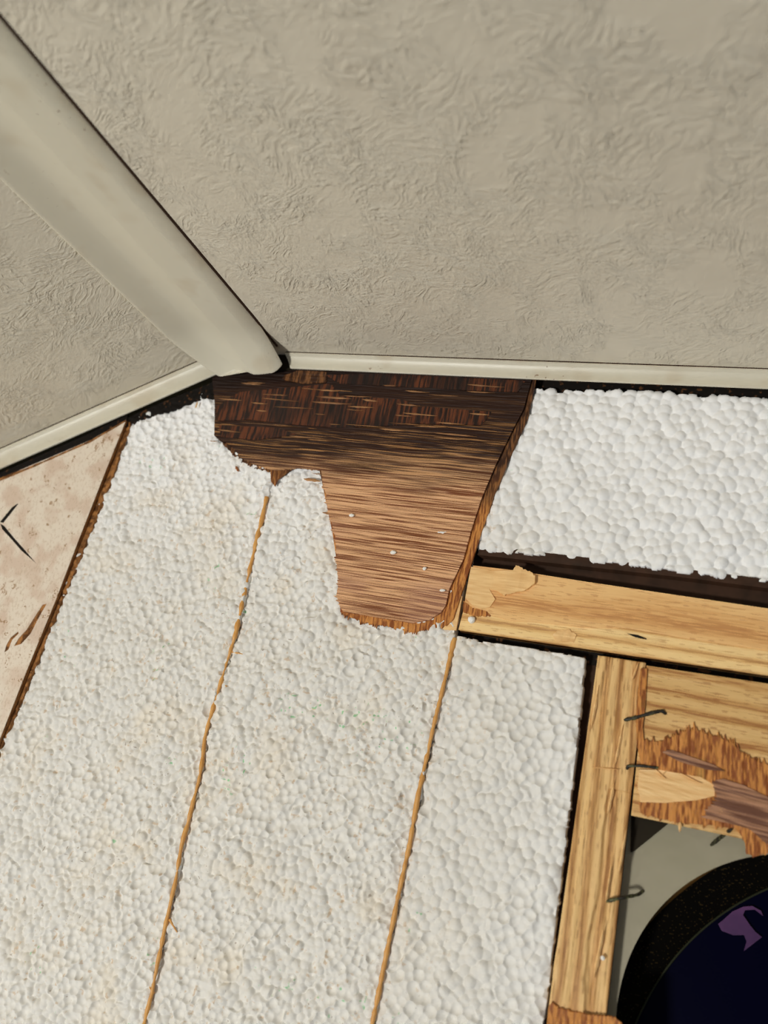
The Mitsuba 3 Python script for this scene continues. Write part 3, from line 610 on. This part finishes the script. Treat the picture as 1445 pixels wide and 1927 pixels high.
put(rem + '__face_veneer', relief(clean(jag([(-3.8,31.0),(0.4,32.7),(8.0,31.2),(17.7,29.6),(22.0,27.8),(14.7,27.2),(4.0,28.3)], 1.4, 0.8, 87, True, (-1, 0.15))), 0.6, lambda x, z: 1.6 + grain_h(x, z, 89, 0.6), 0.27), 'mat_veneer', smooth=True, label='narrow purple-brown face veneer sliver')
scene['mat_veneer'] = two(principled(mikit.proc(lambda p, n, uv: mix(s2l(104, 66, 48), s2l(172, 126, 96), smoothstep(0.3, 0.7, fbm(p.x * 60, p.z * 1100 + p.x * 90, 2.0, 3)))), 0.6, 0.3))
put(block + '__torn_end', relief(clean(np.vstack([jag([(-12.1,22.1),(-12.0,15.0),(-10.0,8.6)], 0.7, 0.5, 91, False, (-1, 0)), [(1.5,10.7),(12.8,13.9),(19.2,17.1),(18.8,21.8),(12.5,24.0),(-2.0,23.9)]])), -0.6, lambda x, z: 0.6 + 0.5 * (fb(x, z + 0.25 * x, 0.06, 1.0, 92, 3) - 0.5), 0.27), 'mat_chip', smooth=True, label='pale split wood at the torn end')
for pts, l, w, a, sd in (([(-3.5,22.0)], 6, 0.7, -0.6, 1), ([(-1.9,22.7)], 5, 0.6, 0.9, 2), ([(8.9,22.4)], 9, 0.7, -0.3, 3), ([(20.5,12.9)], 6, 0.5, -0.7, 4), ([(18.3,10.3)], 7, 0.4, 0.2, 5), ([(6.5,2.4)], 4.5, 1.3, 1.6, 6)):
    put(rem + '__splinter', splinter(pts[0][0], pts[0][1], 0.9, l, w, a, sd, 0.6, 0.4), 'mat_chip')

sc = clean(np.vstack([jag([(-36.9,-76.8),(-35.4,-75.4),(-32.6,-76.6),(-26.7,-76.4),(-18.4,-75.6),(-12.4,-73.9),(-8.1,-75.3)], 1.0, 0.7, 95, False, (0, 1)), [(-0.8,-128.3),(-34.5,-138.9)]]))
put('plywood_scrap', relief(sc, -0.6, lambda x, z: 1.2 + 0.7 * (fb(x, z, 0.3, 0.6, 96, 3) - 0.5), 0.27), 'mat_fringe', smooth=True, label='frayed orange plywood scrap across the bottom end of the batten', category='plywood')

# ---------------------------------------------------------------- nails
def nail(pts, r, label, seed):
    p = np.array(pts, float)
    t = np.linspace(0, 1, 14); s = np.linspace(0, 1, len(p))
    q = np.stack([np.interp(t, s, p[:, k]) for k in range(3)], 1)
    rr = r * (0.8 + 0.5 * np.random.default_rng(seed).random(14)); rr[0] *= 0.6; rr[-1] *= 0.7
    put('staple', tube(q, rr, 8), 'mat_rust', smooth=True, label=label, category='staple')
def at(p, d): return [p[0], p[1], d]
a = [(-20.8,41.7),(-16.4,43.4),(-8.8,47.1),(-5.3,48.4),(-3.7,47.5)]
nail([at(p, d) for p, d in zip(a, (0.6, 1.0, 1.2, 0.7, -0.3))], 0.75, 'dark bent staple bridging batten and ringed block above the orange fibres', 1)
a = [(-17.1,21.2),(-17.2,22.5),(-11.8,23.7),(-4.6,24.2)]
nail([at(p, d) for p, d in zip(a, (-0.3, 0.8, 1.4, 1.3))], 0.6, 'dark flat staple on the batten at the top of the pale split wood', 2)
a = [(-19.5,-33.0),(-16.4,-31.4),(-11.7,-29.3)] ; b = [(-7.4,-27.9),(-5.4,-26.2)]
nail([at(a[0], -0.3), at(a[1], 0.8), at(a[2], 0.3), at(b[0], -6), at(b[1], -10.7)], 0.7, 'green-corroded staple leaning from the batten to the grey metal skin', 3)
a = [(26.1,5.7)]; b = [(19.5,-2.2)]
nail([at(a[0], 1.0), [(a[0][0] + b[0][0]) / 2, (a[0][1] + b[0][1]) / 2, -5], at(b[0], -10.8)], 0.7, 'dark straight staple below the plywood remnant, ending in the grey metal skin', 4)

# ---------------------------------------------------------------- round opening with black ring and blue disc
def lathe(profile, cx, cz, n=220):
    pr = np.array(profile, float)
    k = np.arange(n) * 2 * np.pi / n
    v = np.stack([np.stack([cx + r * np.cos(k), cz + r * np.sin(k), np.full(n, d)], 1) for r, d in pr]).reshape(-1, 3)
    f = []
    for i in range(len(pr) - 1):
        a = i * n + np.arange(n); b = i * n + (np.arange(n) + 1) % n
        f += [np.stack([a, b + n, b], 1), np.stack([a, a + n, b + n], 1)]
    return v, np.vstack(f)
port = name('round_light', 'round dark blue lens in a thick black rubber ring at the lower right corner', 'light')
CX, CZ, RL = 115.0, -117.2, 123.8
put(port + '__rubber_ring', lathe([(r + RL - 93.4, d) for r, d in [(113, -31), (118, -30), (124, -33), (130, -31), (132, -20), (134, -13.6), (142, -13.6), (142, -40), (109, -40)]][::-1], CX, CZ), 'mat_rubber', smooth=40)
put(port + '__rubber_ridge', lathe([(r + RL - 93.4, d) for r, d in [(109.5, -31.5), (110.2, -28), (111.6, -26.4), (113.2, -27), (115, -29.5), (117, -32)]][::-1], CX, CZ), 'mat_ridge_sheen', smooth=True, label='soft ridge of the ring, brown sheen painted in')
put(port + '__gritty_band', lathe([(r + RL - 93.4, d) for r, d in [(93.4, -39), (96, -37), (104, -33), (110, -30.5), (110, -44), (93.4, -44)]][::-1], CX, CZ), 'mat_grit', smooth=40, label='gritty black inner band')
put(port + '__lip', lathe([(r + RL - 93.4, d) for r, d in [(92.6, -40), (92.8, -38.2), (93.6, -38.2), (93.8, -40), (92.6, -40)]][::-1], CX, CZ), 'mat_lip', smooth=True, label='thin greenish inner lip')
scene['mat_ridge_sheen'] = two(principled(s2l(92, 64, 28), 0.6, 0.15))  # rubber ridge with its brown highlight put into the colour
scene['mat_lip'] = two(principled(s2l(46, 48, 34), 0.6, 0.08))
put(port + '__lens', lathe([(0.01, -39.0), (30, -39.2), (70, -39.9), (RL - 0.4, -41), (RL - 0.4, -44), (0.01, -44)][::-1], CX, CZ), 'mat_blue', smooth=40, label='glossy dark blue lens')
put(port + '__purple_patch', slab(clean([(26.4,-34.2),(28.4,-32.0),(31.7,-27.9),(36.0,-24.8),(39.6,-23.7),(43.1,-24.8),(44.1,-26.7),(40.6,-25.0),(36.8,-26.1),(36.1,-28.2),(39.3,-31.7),(41.6,-33.8),(44.2,-35.2),(37.5,-42.4),(38.3,-38.4),(37.1,-36.1),(32.9,-37.2),(28.1,-36.6)]), -40.5, -39.4), 'mat_plum', label='purple patch on the lens')  # flat purple patch set on the lens

put('painted_shadow', slab(clean([(-13.7,3.9),(-9.7,4.3),(2.7,3.8),(-3.6,-3.3),(-10.9,-11.4),(-12.3,-12.1)]), -10.45, -9.5), 'mat_painted_dark', label='dark triangle painted as the wedge shadow in the upper left corner of the hole in the frame', category='shadow')  # wedge-shaped shadow in the hole corner, put in as a dark plate

# ---------------------------------------------------------------- loose crumbs and chips
for p, r, sq, lab in (([(-168.1,121.8)][0], 1.15, (0.8, 1.25, 0.7), 'white polystyrene crumb highest on the lower plywood, near its left torn edge'),
                      ([(-141.4,104.5)][0], 1.3, (0.75, 1.2, 0.6), 'flat grey-white polystyrene crumb in the middle of the lower plywood'),
                      ([(-123.5,98.2)][0], 1.0, (1.0, 0.8, 0.6), 'small polystyrene crumb on the plywood near its right edge'),
                      ([(-112.3,88.4)][0], 1.2, (0.55, 1.2, 0.6), 'thin polystyrene crumb on the plywood at the lower right orange edge'),
                      ([(-96.1,76.5)][0], 1.7, (1.0, 0.95, 0.9), 'round polystyrene bead resting on the left end of the rail'),
                      ([(-18.1,-54.2)][0], 0.9, (1.0, 0.9, 0.8), 'tiny white polystyrene crumb on the lower batten')):
    put('foam_crumb', crumb(p[0], p[1], 3.0 if 'plywood' in lab else 0.6, r, len(lab), sq), 'mat_crumb', smooth=True, label=lab, category='foam crumb')
p = [(-243.3,142.4)][0]
put('wood_chip', splinter(p[0], p[1], 1.0, 4.6, 1.6, -0.75, 3, 0.6), 'mat_twig', label='red-brown wood chip on the polystyrene below the torn plywood edge', category='wood chip')
p = [(-281.1,180.2)][0]
put('wood_chip', splinter(p[0], p[1], 1.0, 4.2, 1.1, 1.5, 4, 0.6), 'mat_chip', label='short upright pale chip at the top of the left polystyrene', category='wood chip')

# ---------------------------------------------------------------- added unseen lamp behind the camera
def lamp_mesh(profile, n=48):
    pr = np.array(profile, float); k = np.arange(n) * 2 * np.pi / n
    axis = LAMP_AIM - LAMP; axis /= np.linalg.norm(axis)
    u = np.cross(axis, [0, 0, 1.0]); u /= np.linalg.norm(u); w = np.cross(u, axis)
    v = np.concatenate([LAMP + r * (np.cos(k)[:, None] * u + np.sin(k)[:, None] * w) + s * axis for r, s in pr])
    f = []
    for i in range(len(pr) - 1):
        a = i * n + np.arange(n); b = i * n + (np.arange(n) + 1) % n
        f += [np.stack([a, b + n, b], 1), np.stack([a, a + n, b + n], 1)]
    return trimesh.Trimesh(v, np.vstack(f), process=False)
name('added_lamp', 'added unseen round lamp behind the camera', 'lamp')  # lamp added out of view to give the light a direction
scene['added_lamp__housing'] = mikit.ply(lamp_mesh([(0.001, -0.09), (0.05, -0.085), (0.085, -0.05), (0.095, 0.0), (0.095, 0.012), (0.09, 0.012), (0.088, -0.002)]), 'mat_rubber', smooth=30)
m = lamp_mesh([(0.001, 0.0), (0.088, 0.0)])
m.faces = m.faces[:, ::-1] if m.face_normals[-1] @ (LAMP_AIM - LAMP) < 0 else m.faces
scene['added_lamp__diffuser'] = mikit.ply(m, 'mat_crumb', emitter={'type': 'area', 'radiance': {'type': 'rgb', 'value': [LAMP_POWER * c for c in (1.0, 0.985, 0.925)]}})
